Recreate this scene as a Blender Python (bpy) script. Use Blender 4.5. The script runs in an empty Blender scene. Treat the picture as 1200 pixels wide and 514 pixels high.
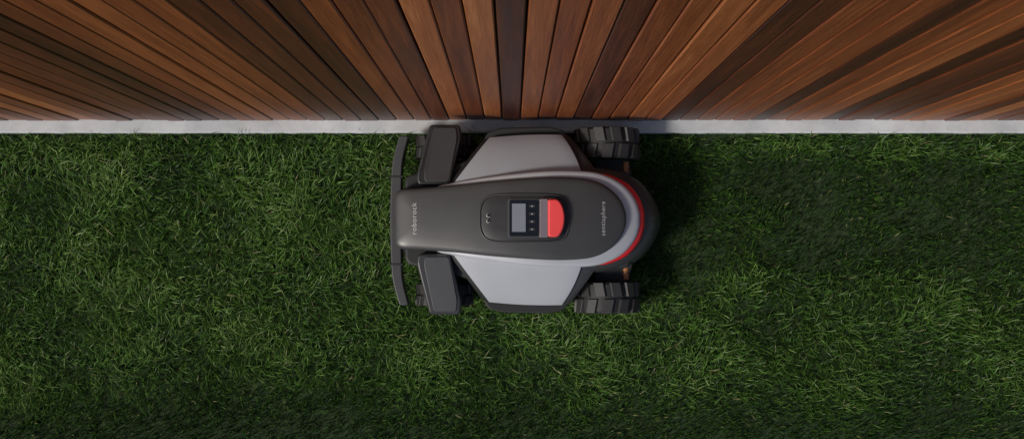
import bpy, bmesh, math, random
import numpy as np
from mathutils import Vector
random.seed(4); rng=np.random.default_rng(7)
sc=bpy.context.scene
H=3.0; S0=450.0; NY=305.0
def s(z): return S0*H/(H-z)
def X(px,z): return (px-600)/s(z)
def HY(hp,z): return hp/s(z)
Y0=(NY-257.5)/s(.17)

# ---------- node helpers
def newmat(name):
    m=bpy.data.materials.new(name); m.use_nodes=True
    nt=m.node_tree; b=nt.nodes["Principled BSDF"]; return m,nt,b
def N(nt,t,**kw):
    n=nt.nodes.new(t)
    for k,v in kw.items(): setattr(n,k,v)
    return n
def plastic(name,col,rough=.45,metal=0,bump=.08,scale=900,var=.12,coat=0):
    m,nt,b=newmat(name)
    tc=N(nt,'ShaderNodeTexCoord')
    n=N(nt,'ShaderNodeTexNoise'); n.inputs['Scale'].default_value=scale; n.inputs['Detail'].default_value=3
    n2=N(nt,'ShaderNodeTexNoise'); n2.inputs['Scale'].default_value=14; n2.inputs['Detail'].default_value=5
    nt.links.new(tc.outputs['Object'],n.inputs['Vector']); nt.links.new(tc.outputs['Object'],n2.inputs['Vector'])
    mr=N(nt,'ShaderNodeMapRange'); mr.inputs['To Min'].default_value=1-var; mr.inputs['To Max'].default_value=1+var
    nt.links.new(n2.outputs['Fac'],mr.inputs['Value'])
    mx=N(nt,'ShaderNodeVectorMath',operation='SCALE'); mx.inputs[0].default_value=col
    nt.links.new(mr.outputs[0],mx.inputs['Scale']); nt.links.new(mx.outputs[0],b.inputs['Base Color'])
    r=N(nt,'ShaderNodeMapRange'); r.inputs['To Min'].default_value=rough-.06; r.inputs['To Max'].default_value=rough+.08
    nt.links.new(n2.outputs['Fac'],r.inputs['Value']); nt.links.new(r.outputs[0],b.inputs['Roughness'])
    b.inputs['Metallic'].default_value=metal
    b.inputs['Coat Weight'].default_value=coat
    if bump:
        bp=N(nt,'ShaderNodeBump'); bp.inputs['Strength'].default_value=bump; bp.inputs['Distance'].default_value=.0005
        nt.links.new(n.outputs['Fac'],bp.inputs['Height']); nt.links.new(bp.outputs[0],b.inputs['Normal'])
    return m
M_dark=plastic('dark_satin_plastic',(.050,.049,.049),.38)
M_shell=plastic('shell_charcoal',(.030,.030,.031),.38)
M_black=plastic('black_rubber',(.011,.011,.011),.6,bump=.3)
M_fend=plastic('fender_grey',(.048,.047,.049),.45)
M_panel=plastic('panel_grey',(.34,.35,.375),.42,var=.05)
M_silver=plastic('silver_trim',(.46,.465,.49),.33,metal=.2)
M_red=plastic('red_trim',(.65,.015,.02),.35)
M_btn=plastic('red_button',(.75,.06,.06),.38,bump=0,coat=.2)
M_glass=plastic('display_glass',(.008,.009,.011),.12,bump=0)
M_lcd=plastic('lcd_panel',(.19,.205,.23),.3,bump=0)
M_txt=plastic('print_grey',(.42,.42,.42),.5,bump=0)
M_well=plastic('console_well',(.028,.027,.027),.35)
M_orange=plastic('orange_spring',(.34,.13,.04),.45)
M_chrome=plastic('hinge_metal',(.5,.4,.38),.25,metal=.8,bump=0)

def link(o): sc.collection.objects.link(o); return o
def empty(name,loc=(0,0,0)):
    e=bpy.data.objects.new(name,None); e.location=loc; e.empty_display_size=.1; return link(e)
def meshobj(name,verts,faces,mat,parent=None,smooth=True):
    me=bpy.data.meshes.new(name); me.from_pydata([tuple(v) for v in verts],[],faces); me.update()
    bm=bmesh.new(); bm.from_mesh(me); bmesh.ops.remove_doubles(bm,verts=bm.verts,dist=1e-5)
    bmesh.ops.recalc_face_normals(bm,faces=bm.faces); bm.to_mesh(me); bm.free()
    if smooth:
        for p in me.polygons: p.use_smooth=True
    me.materials.append(mat); o=bpy.data.objects.new(name,me); link(o)
    if parent: o.parent=parent
    return o
def bev(o,w,seg=3):
    b=o.modifiers.new('b','BEVEL'); b.width=w; b.segments=seg; b.limit_method='ANGLE'; b.angle_limit=math.radians(28)
    b.harden_normals=True; return o

mower=empty('robotic_lawn_mower',(0,Y0,0))

def catmull(pts,n=8):
    out=[]
    P=[np.array(p,float) for p in pts]
    for i in range(len(P)-1):
        p0=P[i-1] if i>0 else 2*P[0]-P[1]; p1=P[i]; p2=P[i+1]; p3=P[i+2] if i+2<len(P) else 2*P[-1]-P[-2]
        for k in range(n):
            t=k/n
            out.append(.5*((2*p1)+(-p0+p2)*t+(2*p0-5*p1+4*p2-p3)*t*t+(-p0+3*p1-3*p2+p3)*t**3))
    out.append(P[-1]); return out
def outline(half,z):
    c=catmull(half)
    up=[(X(p[0],z),max(0,HY(p[1],z))) for p in c]
    return up+[(x,-y) for x,y in reversed(up) if y>1e-6]
def loft(name,out,xa,xb,profile,zf,mat,parent=mower):
    verts=[];n=len(out)
    for t,dz in profile:
        for x,y in out:
            cx=min(max(x,xa),xb)
            xx=cx+(x-cx)*t; yy=y*t
            verts.append((xx,yy,zf(xx)+dz))
    faces=[]
    for r in range(len(profile)-1):
        for i in range(n):
            j=(i+1)%n
            faces.append((r*n+i,r*n+j,(r+1)*n+j,(r+1)*n+i))
    o=meshobj(name,verts,faces,mat,parent)
    bm=bmesh.new(); bm.from_mesh(o.data); bmesh.ops.dissolve_degenerate(bm,dist=1e-5,edges=bm.edges); bm.to_mesh(o.data); bm.free()
    return o
def prism(name,pts,z0,z1,mat,bw=.004,seg=3,parent=mower):
    n=len(pts)
    zt=z1 if isinstance(z1,(list,tuple)) else [z1]*n
    v=[(x,y,z0) for x,y in pts]+[(pts[i][0],pts[i][1],zt[i]) for i in range(n)]
    f=[tuple(range(n))[::-1],tuple(range(n,2*n))]+[(i,(i+1)%n,n+(i+1)%n,n+i) for i in range(n)]
    o=meshobj(name,v,f,mat,parent)
    if bw: bev(o,bw,seg)
    return o
def roundpoly(pts,r,n=4):
    out=[];m=len(pts)
    for i in range(m):
        p=Vector(pts[i]);a=Vector(pts[i-1]);b=Vector(pts[(i+1)%m])
        d1=(a-p);d2=(b-p);r1=min(r,d1.length*.45);r2=min(r,d2.length*.45)
        A=p+d1.normalized()*r1;B=p+d2.normalized()*r2
        for k in range(n+1):
            t=k/n; q=A*(1-t)**2+p*2*t*(1-t)+B*t*t; out.append((q.x,q.y))
    return out

# ---------- spine
ztab=[(-.32,.228),(-.25,.247),(-.1,.272),(0,.284),(.08,.284),(.18,.27),(.28,.245),(.4,.2)]
xs_=np.linspace(-.4,.45,200); zs_=np.interp(xs_,[a for a,b in ztab],[b for a,b in ztab])
k=np.hanning(31);k/=k.sum(); zs2=np.convolve(np.pad(zs_,15,mode='edge'),k,mode='valid')
def ridge(x): return float(np.interp(x,xs_,zs2))
spine_prof=[(1.0,-.05),(1.0,-.022),(.992,-.015),(.975,-.0105),(.95,-.0078),(.9,-.0055),(.8,-.0038),(.6,-.0019),(.35,-.0006),(.15,0),(.0,0)]
A=[(460,0),(460.3,22),(462,31),(470,35.5),(490,36.5),(530,39.5),(580,44.5),(640,48.5),(678,48),(700,44),(717,35),(729,22.5),(735,9),(736,0)]
loft('spine_cover',outline(A,.262),X(495,.26),X(690,.26),spine_prof,ridge,M_dark)
prof2=[(1,-.05),(1,-.012),(.99,-.006),(.97,-.003),(.94,-.0012),(.9,0),(.6,.002),(0,.002)]
B=[(505,0),(508,34),(530,42.5),(580,50),(640,56),(688,56),(713,50.8),(733,39.8),(746.5,24),(752,9),(752.5,0)]
loft('silver_trim',outline(B,.245),X(530,.24),X(690,.24),prof2,lambda x:ridge(x)-.021,M_silver)
C=[(640,0),(642,40),(680,52),(700,54),(717,51.5),(737.5,41.8),(751.5,26),(757.3,10),(757.8,0)]
loft('red_trim',outline(C,.232),X(660,.24),X(690,.24),prof2,lambda x:ridge(x)-.0285,M_red)
D=[(625,0),(628,40),(645,54),(670,60),(694,62),(715,60),(738,54),(757,42),(770.5,24),(777,7),(777.4,0)]
prof3=[(.93,-.16),(.98,-.11),(1,-.075),(.996,-.055),(.985,-.04),(.96,-.027),(.92,-.019),(.86,-.013),(.80,-.009),(.5,.001),(0,.001)]
loft('rear_shell',outline(D,.18),X(650,.2),X(690,.2),prof3,lambda x:ridge(x)-.034,M_shell)
# ---------- chassis
prism('chassis',roundpoly([(X(478,.1),HY(50,.1)),(X(560,.1),HY(70,.1)),(X(735,.1),HY(55,.1)),(X(735,.1),-HY(55,.1)),(X(560,.1),-HY(70,.1)),(X(478,.1),-HY(50,.1))],.02),.055,.19,M_black,.008)
def plate(name,sg,ia,ib,oa,ob,dz,mat,pw=1.5,thick=.012,zo=.178,expo=8):
    verts=[];nu,nv=24,14
    for j in range(nv+1):
        v=j/nv
        for i in range(nu+1):
            u=i/nu
            fx=ia[0]*(1-v)+oa[0]*v; fy=ia[1]*(1-v)+oa[1]*v
            q=v**pw
            rx=ib[0]*(1-q)+ob[0]*q; ry=ib[1]*(1-v)+ob[1]*v
            x=fx*(1-u)+rx*u; y=fy*(1-u)+ry*u
            y+=.003*math.sin(math.pi*u)*v
            zin=ridge(x)-.028
            z=zin*(1-v)+zo*v+.005*math.sin(math.pi*v)-.008*v**expo-.004*abs(2*u-1)**8+dz
            verts.append((x,sg*y,z))
    W=nu+1
    faces=[(j*W+i,j*W+i+1,(j+1)*W+i+1,(j+1)*W+i) for j in range(nv) for i in range(nu)]
    o=meshobj(name,verts,faces,mat,mower)
    if sum(p.normal.z for p in o.data.polygons)<0: o.data.flip_normals()
    so=o.modifiers.new('s','SOLIDIFY'); so.thickness=thick; so.offset=-1
    bev(o,.0025,2); return o
for sg,nm in((1,'left'),(-1,'right')):
    zo=.178
    plate('side_panel_'+nm,sg,(X(528,.23),HY(38,.23)),(X(684,.23),HY(40,.23)),(X(573,zo),HY(97,zo)),(X(659,zo),HY(100.5,zo)),0,M_panel,1.7)
    plate('rear_shoulder_'+nm,sg,(X(640,.22),HY(38,.22)),(X(706,.22),HY(44,.22)),(X(640,zo),HY(98,zo)),(X(668,zo),HY(99,zo)),-.012,M_shell,1.1,.03)
    plate('front_shoulder_'+nm,sg,(X(521,.22),HY(34,.22)),(X(600,.22),HY(40,.22)),(X(566,zo),HY(95,zo)),(X(600,zo),HY(98,zo)),-.014,M_black,1.1,.03)
    sk=[(X(564,.13),HY(88,.13)),(X(572,.13),HY(103,.13)),(X(590,.13),HY(107.5,.13)),(X(645,.13),HY(108.5,.13)),(X(662,.13),HY(104,.13)),(X(672,.13),HY(80,.13)),(X(640,.13),HY(60,.13)),(X(560,.13),HY(60,.13))]
    prism('side_skirt_'+nm,[(x,sg*y) for x,y in roundpoly(sk,.012)],.06,.152,M_black,.008)
    zf=.225
    fb=[(X(502,zf),HY(113,zf)),(X(538,zf),HY(113,zf)),(X(540,zf),HY(98,zf)),(X(527,zf),HY(40.5,zf)),(X(489,zf),HY(40.5,zf)),(X(488,zf),HY(52,zf))]
    fbr=roundpoly(fb,.010,5)
    def fz(y): return zf-.035*max(0,(abs(y)-.10)/.13)**1.5
    prism('front_fender_'+nm,[(x,sg*y) for x,y in fbr],.135,[fz(y)-.006 for x,y in fbr],M_shell,.006,4)
    cx=sum(p[0] for p in fbr)/len(fbr); cy=sum(p[1] for p in fbr)/len(fbr)
    lid=[(cx+.004+(x-cx)*.74,cy+(y-cy)*.90) for x,y in fbr]
    prism('fender_lid_'+nm,[(x,sg*y) for x,y in lid],.16,[fz(y)-.0030 for x,y in lid],M_fend,.002,3)
    prism('front_arm_'+nm,[(x,sg*y) for x,y in [(X(495,.15),HY(20,.15)),(X(530,.15),HY(20,.15)),(X(530,.15),HY(75,.15)),(X(498,.15),HY(75,.15))]],.1,.17,M_black,.006)
    prism('axle_housing_'+nm,[(x,sg*y) for x,y in roundpoly([(X(694,.1),HY(45,.1)),(X(742,.1),HY(45,.1)),(X(736,.1),HY(72,.1)),(X(698,.1),HY(72,.1))],.008)],.06,.112,M_black,.006)
# ---------- bumper
cl=catmull([(473,-99),(466,-70),(464.5,-40),(464.5,0),(464.5,40),(466,70),(473,99)],6)
zb=.125
fr=[(X(p[0]-5-2.5*(1-abs(p[1])/99),zb),HY(p[1],zb)) for p in cl]; bk=[(X(p[0]+6,zb),HY(p[1],zb)) for p in cl]
prism('front_bumper',roundpoly(fr+bk[::-1],.006,2),.075,.128,M_fend,.004)
for sg in(1,-1):
    prism('bumper_joint',[(X(456.8,zb),sg*HY(50,zb)),(X(472.5,zb),sg*HY(50,zb)),(X(472.5,zb),sg*HY(52.4,zb)),(X(456.8,zb),sg*HY(52.4,zb))],.074,.1295,M_black,.0008,1)
    prism('bumper_mount',[(X(468,zb),sg*HY(22,zb)),(X(495,zb),sg*HY(22,zb)),(X(495,zb),sg*HY(38,zb)),(X(468,zb),sg*HY(38,zb))],.08,.12,M_black,.004)
# ---------- wheels
M_tread=plastic('tyre_rubber',(.028,.027,.027),.5,bump=.3)
def wheel(name,cx,cy,r,w,lugs,sg):
    verts=[];faces=[]
    prof=[(.35*r,-.30*w),(.62*r,-.34*w),(.66*r,-.5*w),(.86*r,-.5*w),(.92*r,-.42*w),(.93*r,0),(.92*r,.42*w),(.86*r,.5*w),(.66*r,.5*w),(.62*r,.34*w),(.35*r,.30*w)]
    n=64
    for a in range(n):
        th=2*math.pi*a/n
        for rr,y in prof: verts.append((rr*math.cos(th),y,rr*math.sin(th)))
    m=len(prof)
    for a in range(n):
        b=(a+1)%n
        for i in range(m-1): faces.append((a*m+i,a*m+i+1,b*m+i+1,b*m+i))
    faces.append(tuple(a*m for a in range(n))); faces.append(tuple(a*m+m-1 for a in range(n))[::-1])
    e=bpy.data.objects.new(name,None); link(e); e.parent=mower; e.location=(cx,cy,r+.004)
    meshobj('tyre',verts,faces,M_black,e,True).modifiers.new('es','EDGE_SPLIT').split_angle=math.radians(35)
    v=[];f=[]
    for row in(-1,1):
        for a in range(lugs):
            th=2*math.pi*(a+(.5 if row>0 else 0))/lugs
            dth=2*math.pi/lugs*.36
            y0=row*.04*w; y1=row*.5*w
            b=len(v)
            for rr,sh in((.91*r,1),(1.0*r,.8)):
                for yy,tw in((y0,0),(y1,.22)):
                    for d in(-1,1):
                        t=th+d*dth*sh+tw*dth*2
                        v.append((rr*math.cos(t),yy*(1 if rr<r*.95 else .97),rr*math.sin(t)))
            f+=[(b,b+1,b+3,b+2),(b+4,b+6,b+7,b+5),(b,b+4,b+5,b+1),(b+2,b+3,b+7,b+6),(b,b+2,b+6,b+4),(b+1,b+5,b+7,b+3)]
    o=meshobj('tread_lugs',v,f,M_tread,e,False); bev(o,.0015,2)
    for (rr,dep,mt,nm) in((.34*r,.40*w,M_fend,'hub_cap'),(.12*r,.46*w,M_orange,'hub_bolt')):
        vv=[];n2=32
        for yy in(-dep,dep):
            for a in range(n2):
                th=2*math.pi*a/n2; vv.append((rr*math.cos(th),yy,rr*math.sin(th)))
        ff=[tuple(range(n2)),tuple(range(n2,2*n2))[::-1]]+[(a,(a+1)%n2,n2+(a+1)%n2,n2+a) for a in range(n2)]
        bev(meshobj(nm,vv,ff,mt,e),.002,2)
    return e
rw=.078; rr_=.083
for sg,nm in((1,'left'),(-1,'right')):
    wheel('rear_wheel_'+nm,X(711,.09),sg*(HY(107,.09)-rw/2),rr_,rw,12,sg)
    wheel('front_wheel_'+nm,X(521,.08),sg*(HY(99,.08)-.029),.074,.055,12,sg)
    vv=[];ff=[];n=20
    for k2 in range(8):
        y=sg*(.105+k2*.006); rad=.009 if k2%2 else .0065
        for a in range(n):
            t=2*math.pi*a/n; vv.append((X(733,.1)+rad*math.cos(t),y,.108+rad*math.sin(t)))
    for k2 in range(7):
        for a in range(n): ff.append((k2*n+a,k2*n+(a+1)%n,(k2+1)*n+(a+1)%n,(k2+1)*n+a))
    meshobj('suspension_'+nm,vv,ff,M_orange,mower)
# ---------- console
zc=.286
top=ridge
Co=[(561,0),(562,14),(568,24),(582,28.5),(610,29),(645,28.5),(661,25),(667,14),(668.5,0)]
cprof=[(1,-.006),(1,.0005),(.985,.0032),(.965,.0042),(.945,.0035),(.93,.0012)]
loft('console_ring',outline(Co,zc),X(592,zc),X(640,zc),cprof,lambda x:top(x)-.001,M_dark)
loft('console_well',outline([(563,0),(564.5,13),(570,22.5),(583,26.8),(610,27.4),(644,26.8),(659,23.4),(665,13),(666.5,0)],zc),X(592,zc),X(640,zc),[(1,-.004),(1,.0),(.97,.0006),(.5,.0008),(0,.0008)],lambda x:top(x)-.0006,M_well)
def rect(x0,x1,hy,z,r=.004,y0=None):
    a=-hy if y0 is None else y0[0]; b=hy if y0 is None else y0[1]
    return roundpoly([(X(x0,z),HY(b,z)),(X(x1,z),HY(b,z)),(X(x1,z),HY(a,z)),(X(x0,z),HY(a,z))],r)
T=.2845
prism('display_frame',rect(595,633,23,T,.006),T-.01,T+.003,M_fend,.0015)
prism('display_glass',rect(597,631.5,21.3,T,.005),T-.01,T+.0042,M_glass,.0008)
prism('lcd_screen',rect(600,616,17,T,.001,(-16,17)),T,T+.0046,M_lcd,.0002,1)
for i,yy in enumerate((-13,-4,5,14)):
    prism('key',rect(620,627,2.2,T,.001,(yy-1.6,yy+1.6)),T,T+.0047,M_shell,.0003,1)
    prism('key_mark',rect(622.6,624.4,1,T,.0003,(yy-.5,yy+.5)),T,T+.0050,M_txt,0)
prism('hinge',rect(632.5,642,22.5,T,.003),T-.01,T+.010,M_chrome,.003)
prism('stop_button_base',[(X(p[0],T),HY(p[1],T)) for p in [(640,24.5)]+[(650+13*math.cos(a),24.5*math.sin(a)) for a in np.linspace(math.pi/2,-math.pi/2,20)]+[(640,-24.5)]],T-.01,T+.006,M_black,.002)
Bt=[(X(642,T),HY(22,T))]+[(X(650+11.5*math.cos(a),T),HY(22.2*math.sin(a),T)) for a in np.linspace(math.pi/2,-math.pi/2,24)]+[(X(642,T),-HY(22,T))]
prism('stop_button',Bt,T,T+.015,M_btn,.005,5)
for sg in(1,-1):
    for rr,dz,mt,nm in((2.2,.0022,M_txt,'sensor_dot'),(1.5,.0026,M_glass,'sensor_lens')):
        pts=[(X(572+rr*math.cos(a),T),HY(3.2*sg+rr*math.sin(a),T)) for a in np.linspace(0,2*math.pi,20,endpoint=False)]
        prism(nm,pts,T-.004,top(X(572,T))+dz,mt,0)
def spdrop(t): 
    a=sorted(spine_prof[1:]); return float(np.interp(t,[q[0] for q in a],[q[1] for q in a]))
def hw(x):
    tab=[(X(p,.262),HY(h,.262)) for p,h in A[2:-2]]; return float(np.interp(x,[a for a,b in tab],[b for a,b in tab]))
def label(txt,px,lenpx,yc=0):
    c=bpy.data.curves.new('label','FONT'); c.body=txt; c.align_x='CENTER'; c.align_y='CENTER'; c.size=.02; c.space_character=1.15
    o=link(bpy.data.objects.new('label_text',c)); bpy.context.view_layer.update()
    me=bpy.data.meshes.new_from_object(o); bpy.data.objects.remove(o)
    w=max(v.co.x for v in me.vertices)-min(v.co.x for v in me.vertices); k=HY(lenpx,.26)/w; cx=X(px,.26)
    for v in me.vertices:
        x=cx-v.co.y*k; y=v.co.x*k+yc
        v.co=(x,y,ridge(x)+spdrop(abs(y)/max(hw(x),.02))+.0006)
    me.materials.append(M_txt); q=link(bpy.data.objects.new('printed_label',me)); q.parent=mower
label('roborock',485,37); label('sentisphere',707,40)

# ---------- ground
def noise(nt,vec,scale,detail=4,rough=.5):
    n=N(nt,'ShaderNodeTexNoise'); n.inputs['Scale'].default_value=scale; n.inputs['Detail'].default_value=detail; n.inputs['Roughness'].default_value=rough
    if vec is not None: nt.links.new(vec,n.inputs['Vector'])
    return n
def ramp(nt,fac,els):
    r=N(nt,'ShaderNodeValToRGB'); e=r.color_ramp.elements
    e[0].position,e[0].color=els[0][0],(*els[0][1],1); e[1].position,e[1].color=els[-1][0],(*els[-1][1],1)
    for p,c in els[1:-1]: q=e.new(p); q.color=(*c,1)
    nt.links.new(fac,r.inputs['Fac']); return r
m,nt,b=newmat('lawn_soil'); g=N(nt,'ShaderNodeNewGeometry')
n=noise(nt,g.outputs['Position'],60,8,.7); r=ramp(nt,n.outputs['Fac'],[(.3,(.008,.014,.005)),(.55,(.018,.04,.009)),(.75,(.04,.065,.018))])
nt.links.new(r.outputs[0],b.inputs['Base Color']); b.inputs['Roughness'].default_value=.95
G=150; meshobj('lawn_ground',[(-G,-G,0),(G,-G,0),(G,G,0),(-G,G,0)],[(0,1,2,3)],m,None,False)

FY=(NY-142.5)/S0; CY=(NY-156)/S0
m,nt,b=newmat('concrete'); g=N(nt,'ShaderNodeNewGeometry')
n=noise(nt,g.outputs['Position'],9,8,.65); n2=noise(nt,g.outputs['Position'],350,4)
r=ramp(nt,n.outputs['Fac'],[(.3,(.36,.37,.38)),(.7,(.56,.57,.58))]); nt.links.new(r.outputs[0],b.inputs['Base Color'])
b.inputs['Roughness'].default_value=.8; bp=N(nt,'ShaderNodeBump'); bp.inputs['Distance'].default_value=.001; bp.inputs['Strength'].default_value=.5
nt.links.new(n2.outputs['Fac'],bp.inputs['Height']); nt.links.new(bp.outputs[0],b.inputs['Normal'])
kv=[];kf=[];segs=400
for i in range(segs+1):
    x=-6+12*i/segs; j=random.uniform(-.0008,.0008)
    kv+=[(x,CY-.002+j,-.05),(x,CY-.002+j,.022),(x,CY+.002+j,.026),(x,FY+.12,.026),(x,FY+.12,-.05)]
for i in range(segs):
    for k2 in range(4): kf.append((i*5+k2,i*5+k2+1,i*5+5+k2+1,i*5+5+k2))
meshobj('concrete_kerb',kv,kf,m,None,False)

# ---------- fence
fence=empty('wooden_fence',(0,FY,0))
m,nt,b=newmat('fence_wood'); tc=N(nt,'ShaderNodeTexCoord'); at=N(nt,'ShaderNodeAttribute',attribute_name='rnd')
sep=N(nt,'ShaderNodeSeparateColor'); nt.links.new(at.outputs['Color'],sep.inputs[0])
def vecmap(scale):
    mp=N(nt,'ShaderNodeMapping'); mp.inputs['Scale'].default_value=scale
    ad=N(nt,'ShaderNodeVectorMath',operation='MULTIPLY_ADD'); ad.inputs[1].default_value=(9,9,9)
    nt.links.new(at.outputs['Color'],ad.inputs[0]); nt.links.new(tc.outputs['Object'],ad.inputs[2])
    nt.links.new(ad.outputs[0],mp.inputs['Vector']); return mp.outputs[0]
big=noise(nt,vecmap((25,25,1.6)),1,5,.6); fine=noise(nt,vecmap((420,420,7)),1,5,.65); mid=noise(nt,vecmap((110,110,2.4)),1,4,.6); mid.inputs['Distortion'].default_value=.6
def mth(op,a,b2=None,v=None):
    q=N(nt,'ShaderNodeMath',operation=op); nt.links.new(a,q.inputs[0])
    if b2 is not None: nt.links.new(b2,q.inputs[1])
    if v is not None: q.inputs[1].default_value=v
    return q.outputs[0]
t=mth('MULTIPLY',sep.outputs['Red'],v=.95)
t=mth('ADD',t,mth('MULTIPLY',mth('SUBTRACT',big.outputs['Fac'],v=.5),v=.6))
t=mth('ADD',t,mth('MULTIPLY',mth('SUBTRACT',mid.outputs['Fac'],v=.5),v=.5))
t=mth('ADD',t,mth('MULTIPLY',mth('SUBTRACT',fine.outputs['Fac'],v=.5),v=.8))
r=ramp(nt,t,[(0,(.035,.010,.006)),(.3,(.095,.025,.010)),(.6,(.20,.056,.018)),(.85,(.31,.10,.032)),(1,(.42,.165,.06))])
nt.links.new(r.outputs[0],b.inputs['Base Color'])
rr2=N(nt,'ShaderNodeMapRange'); rr2.inputs['To Min'].default_value=.30; rr2.inputs['To Max'].default_value=.5; nt.links.new(mid.outputs['Fac'],rr2.inputs['Value']); nt.links.new(rr2.outputs[0],b.inputs['Roughness'])
bp=N(nt,'ShaderNodeBump'); bp.inputs['Distance'].default_value=.001; bp.inputs['Strength'].default_value=.4
nt.links.new(fine.outputs['Fac'],bp.inputs['Height']); nt.links.new(bp.outputs[0],b.inputs['Normal'])
M_wood=m
verts=[];faces=[];cols=[]
pitch=.0455; nb=271; hf=1.95
for i in range(nb):
    w=pitch-.003; x0=-nb/2*pitch+i*pitch+random.uniform(-.0006,.0006); x1=x0+w
    dy=random.uniform(-.0018,.0018); ch=.0022; lean=random.uniform(-.0015,.0015)
    c=(min(.95,max(.1,random.gauss(.52,.21))),random.random(),random.random(),1)
    if i==nb//2: c=(.08,.4,.3,1)
    base=len(verts)
    for z in(.027+random.uniform(0,.002),hf):
        l=lean*(z/hf)
        for (xx,yy) in((x0,ch),(x0+ch,0),(x1-ch,0),(x1,ch),(x1,.019),(x0,.019)):
            verts.append((xx+l,yy+dy,z))
    f=[(base+k2,base+(k2+1)%6,base+6+(k2+1)%6,base+6+k2) for k2 in range(6)]+[tuple(base+q for q in range(6))[::-1],tuple(base+6+q for q in range(6))]
    faces+=f; cols+=[c]*12
me=bpy.data.meshes.new('boards'); me.from_pydata(verts,[],faces); me.update()
ca=me.color_attributes.new('rnd','FLOAT_COLOR','POINT'); ca.data.foreach_set('color',np.array(cols,np.float32).ravel())
me.materials.append(M_wood); o=link(bpy.data.objects.new('boards',me)); o.parent=fence
M_back=plastic('rail_wood',(.05,.022,.012),.7)
def box(nm,x0,x1,y0,y1,z0,z1,mt,par):
    return bev(meshobj(nm,[(x0,y0,z0),(x1,y0,z0),(x1,y1,z0),(x0,y1,z0),(x0,y0,z1),(x1,y0,z1),(x1,y1,z1),(x0,y1,z1)],[(0,1,2,3),(4,5,6,7),(0,1,5,4),(1,2,6,5),(2,3,7,6),(3,0,4,7)],mt,par,False),.002,1)
L=nb/2*pitch
box('backing_panel',-L,L,.0225,.030,.03,hf-.01,M_back,fence)
for z in(.25,.95,1.65): box('rail',-L,L,.0305,.07,z,z+.07,M_back,fence)
for k2 in range(-3,4): box('post',k2*1.8-.04,k2*1.8+.04,.0705,.15,.0,hf+.01,M_back,fence)

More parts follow.
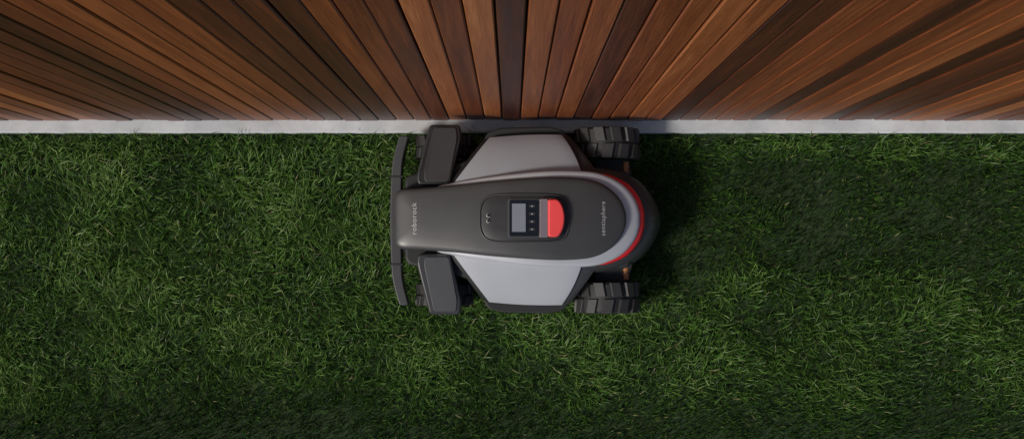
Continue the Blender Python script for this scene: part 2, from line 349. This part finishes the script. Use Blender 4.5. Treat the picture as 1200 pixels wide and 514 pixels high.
# ---------- grass
def fieldn(x,y,seed,fr):
    rg=np.random.default_rng(seed); o=np.zeros_like(x)
    for i in range(8):
        a=rg.uniform(0,6.28); f=fr*rg.uniform(.5,1.8); p=rg.uniform(0,6.28)
        o+=np.sin((x*np.cos(a)+y*np.sin(a))*f+p)
    return o/2.8
def sg_(v): return 1/(1+np.exp(-np.clip(v,-40,40)))
def grass_mesh(name,x0,x1,y0,y1,dens,track_and_shade,seed):
    rg=np.random.default_rng(seed); n=int((x1-x0)*(y1-y0)*dens)
    x=rg.uniform(x0,x1,n); y=rg.uniform(y0,y1,n)
    f=fieldn(x,y,3,22); f2=fieldn(x,y,5,60)
    keep=rg.uniform(0,1,n)<(.85+.15*f2+.08*f)
    x,y,f,f2=x[keep],y[keep],f[keep],f2[keep]; n=len(x)
    Ln=np.clip(rg.normal(.038,.010,n),.012,.068)*(1+.10*f)
    az=rg.uniform(0,2*np.pi,n); bias=fieldn(x,y,11,14)*2.2
    mix=rg.uniform(0,1,n)<.45; az=np.where(mix,bias+rg.normal(0,.7,n),az)
    th0=rg.uniform(.1,.75,n); th1=th0+rg.uniform(.3,1.25,n)
    w=rg.uniform(.0006,.0014,n)
    shade=np.clip(rg.beta(1.7,2.2,n)+.12*f+.06*f2,0,1)
    if track_and_shade:  # mown track, plus shade painted into blades at bottom and right
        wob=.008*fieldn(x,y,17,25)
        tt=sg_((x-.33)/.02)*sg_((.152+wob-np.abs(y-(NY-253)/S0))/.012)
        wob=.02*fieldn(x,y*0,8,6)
        vignette=1.15*sg_((-(y+wob)-(470-NY)/S0)/.035)  # bottom vignette painted in: blades made darker and shorter
        tt=np.maximum(tt,vignette)
        tt=np.maximum(tt,.32*sg_((x-.45)/.12))  # dimmer right side of the lawn, shade put into blade colour and length
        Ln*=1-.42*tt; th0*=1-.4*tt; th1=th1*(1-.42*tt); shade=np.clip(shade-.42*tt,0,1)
    near=y>CY-.03
    az=np.where(near & (np.sin(az)>0) & (rg.uniform(0,1,n)<.6),-az,az)
    Ln=np.where(y>CY-.02,Ln*.8,Ln)
    Vs=np.zeros((n,7,3),np.float32); px=np.zeros(n);pz=np.zeros(n)
    tw=rg.normal(0,.5,n)
    dx,dy=np.cos(az),np.sin(az)
    sxv=-np.sin(az+tw);syv=np.cos(az+tw); swz=rg.normal(0,.35,n)
    segs=[0,.36,.7,1]; wid=[.8,1,.75,0]
    ths=[th0,(th0+th1)/2,th1]
    vi=0
    for k3 in range(4):
        if k3>0:
            d=(segs[k3]-segs[k3-1])*Ln; px=px+d*np.sin(ths[k3-1]); pz=pz+d*np.cos(ths[k3-1])
        cx=x+dx*px; cy=y+dy*px; cz=np.maximum(pz,.002*k3)
        if k3<3:
            for sg in(-1,1):
                Vs[:,vi,0]=cx+sg*sxv*w*wid[k3]; Vs[:,vi,1]=cy+sg*syv*w*wid[k3]; Vs[:,vi,2]=cz+sg*swz*w*wid[k3]; vi+=1
        else:
            Vs[:,vi,0]=cx;Vs[:,vi,1]=cy;Vs[:,vi,2]=cz
    me=bpy.data.meshes.new(name); me.vertices.add(n*7); me.vertices.foreach_set('co',Vs.ravel())
    loc=np.array([0,1,3,2, 2,3,5,4, 4,5,6],np.int32)
    li=(np.arange(n,dtype=np.int32)[:,None]*7+loc[None,:]).ravel()
    me.loops.add(len(li)); me.loops.foreach_set('vertex_index',li)
    ls=(np.arange(n,dtype=np.int32)[:,None]*11+np.array([0,4,8],np.int32)[None,:]).ravel()
    me.polygons.add(n*3); me.polygons.foreach_set('loop_start',ls)
    me.polygons.foreach_set('use_smooth',np.ones(n*3,bool))
    me.update(calc_edges=True); me.validate()
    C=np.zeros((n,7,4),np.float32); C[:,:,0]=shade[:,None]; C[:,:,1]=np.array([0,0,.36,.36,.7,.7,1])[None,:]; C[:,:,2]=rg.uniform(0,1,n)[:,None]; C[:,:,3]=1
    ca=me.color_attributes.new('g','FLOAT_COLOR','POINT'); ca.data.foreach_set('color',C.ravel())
    me.materials.append(M_grass); return me
m,nt,b=newmat('grass_blade'); M_grass=m
at=N(nt,'ShaderNodeAttribute',attribute_name='g'); sep=N(nt,'ShaderNodeSeparateColor'); nt.links.new(at.outputs['Color'],sep.inputs[0])
g=N(nt,'ShaderNodeNewGeometry'); n=noise(nt,g.outputs['Position'],3.2,4,.6)
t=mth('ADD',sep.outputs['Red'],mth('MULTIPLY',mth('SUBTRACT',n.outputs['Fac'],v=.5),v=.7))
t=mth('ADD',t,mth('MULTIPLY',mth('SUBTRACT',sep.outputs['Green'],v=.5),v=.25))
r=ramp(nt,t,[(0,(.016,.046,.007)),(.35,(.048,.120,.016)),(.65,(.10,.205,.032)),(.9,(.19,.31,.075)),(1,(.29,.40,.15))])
dry=ramp(nt,sep.outputs['Blue'],[(.975,(0,0,0)),(.985,(1,1,1))])
mx=N(nt,'ShaderNodeMix',data_type='RGBA'); nt.links.new(dry.outputs[0],mx.inputs[0]); nt.links.new(r.outputs[0],mx.inputs[6]); mx.inputs[7].default_value=(.24,.23,.10,1)
nt.links.new(mx.outputs[2],b.inputs['Base Color']); b.inputs['Roughness'].default_value=.42; b.inputs['Specular IOR Level'].default_value=.35
tr=N(nt,'ShaderNodeBsdfTranslucent'); nt.links.new(mx.outputs[2],tr.inputs['Color'])
ms=N(nt,'ShaderNodeMixShader'); ms.inputs[0].default_value=.3; nt.links.new(b.outputs[0],ms.inputs[1]); nt.links.new(tr.outputs[0],ms.inputs[2])
nt.links.new(ms.outputs[0],nt.nodes['Material Output'].inputs['Surface'])
lawn=empty('lawn_grass')
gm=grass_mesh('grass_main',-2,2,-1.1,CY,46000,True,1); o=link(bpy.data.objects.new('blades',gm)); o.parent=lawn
pm=[grass_mesh('grass_patch%d'%i,-.25,.25,-.25,.25,36000,False,20+i) for i in range(3)]
def patch(cx,cy):
    o=link(bpy.data.objects.new('blades_patch',random.choice(pm))); o.parent=lawn; o.location=(cx,cy,0); o.rotation_euler[2]=random.choice([0,1,2,3])*math.pi/2
for ix in range(-10,10):
    for iy in range(-8,8):
        cx=ix*.5+.25
        if iy<0:
            cy=-1.1-.25+(iy+1)*.5
            if cy>-4: patch(cx,cy)
        elif iy<3:
            if abs(cx)>2: patch(cx,CY-.28-iy*.5)
        elif iy<6: patch(cx,FY+.42+(iy-3)*.5)

# ---------- light
w=bpy.data.worlds.new('World'); sc.world=w; w.use_nodes=True; nt=w.node_tree
bg=nt.nodes['Background']; sky=N(nt,'ShaderNodeTexSky'); sky.sky_type='NISHITA'; sky.sun_disc=False
el=math.radians(42); azm=math.radians(240)
sky.sun_elevation=el; sky.sun_rotation=azm; sky.dust_density=2
nt.links.new(sky.outputs[0],bg.inputs[0]); bg.inputs[1].default_value=.092
sd=bpy.data.lights.new('sun','SUN'); sd.energy=2.8; sd.angle=math.radians(10); sd.color=(1,.95,.87)
so=link(bpy.data.objects.new('sun',sd)); d=Vector((math.sin(azm)*math.cos(el),math.cos(azm)*math.cos(el),math.sin(el)))
so.rotation_euler=d.to_track_quat('Z','Y').to_euler()
# ---------- camera
cd=bpy.data.cameras.new('camera'); cam=link(bpy.data.objects.new('camera',cd)); cam.location=(0,0,H); cam.rotation_euler=(0,0,0)
cd.sensor_width=36; cd.lens=36*H/(1200/S0); cd.shift_y=(NY-257)/1200; cd.clip_end=500; cd.clip_start=.05
sc.camera=cam
sc.view_settings.view_transform='Standard'; sc.view_settings.look='None'; sc.view_settings.exposure=0
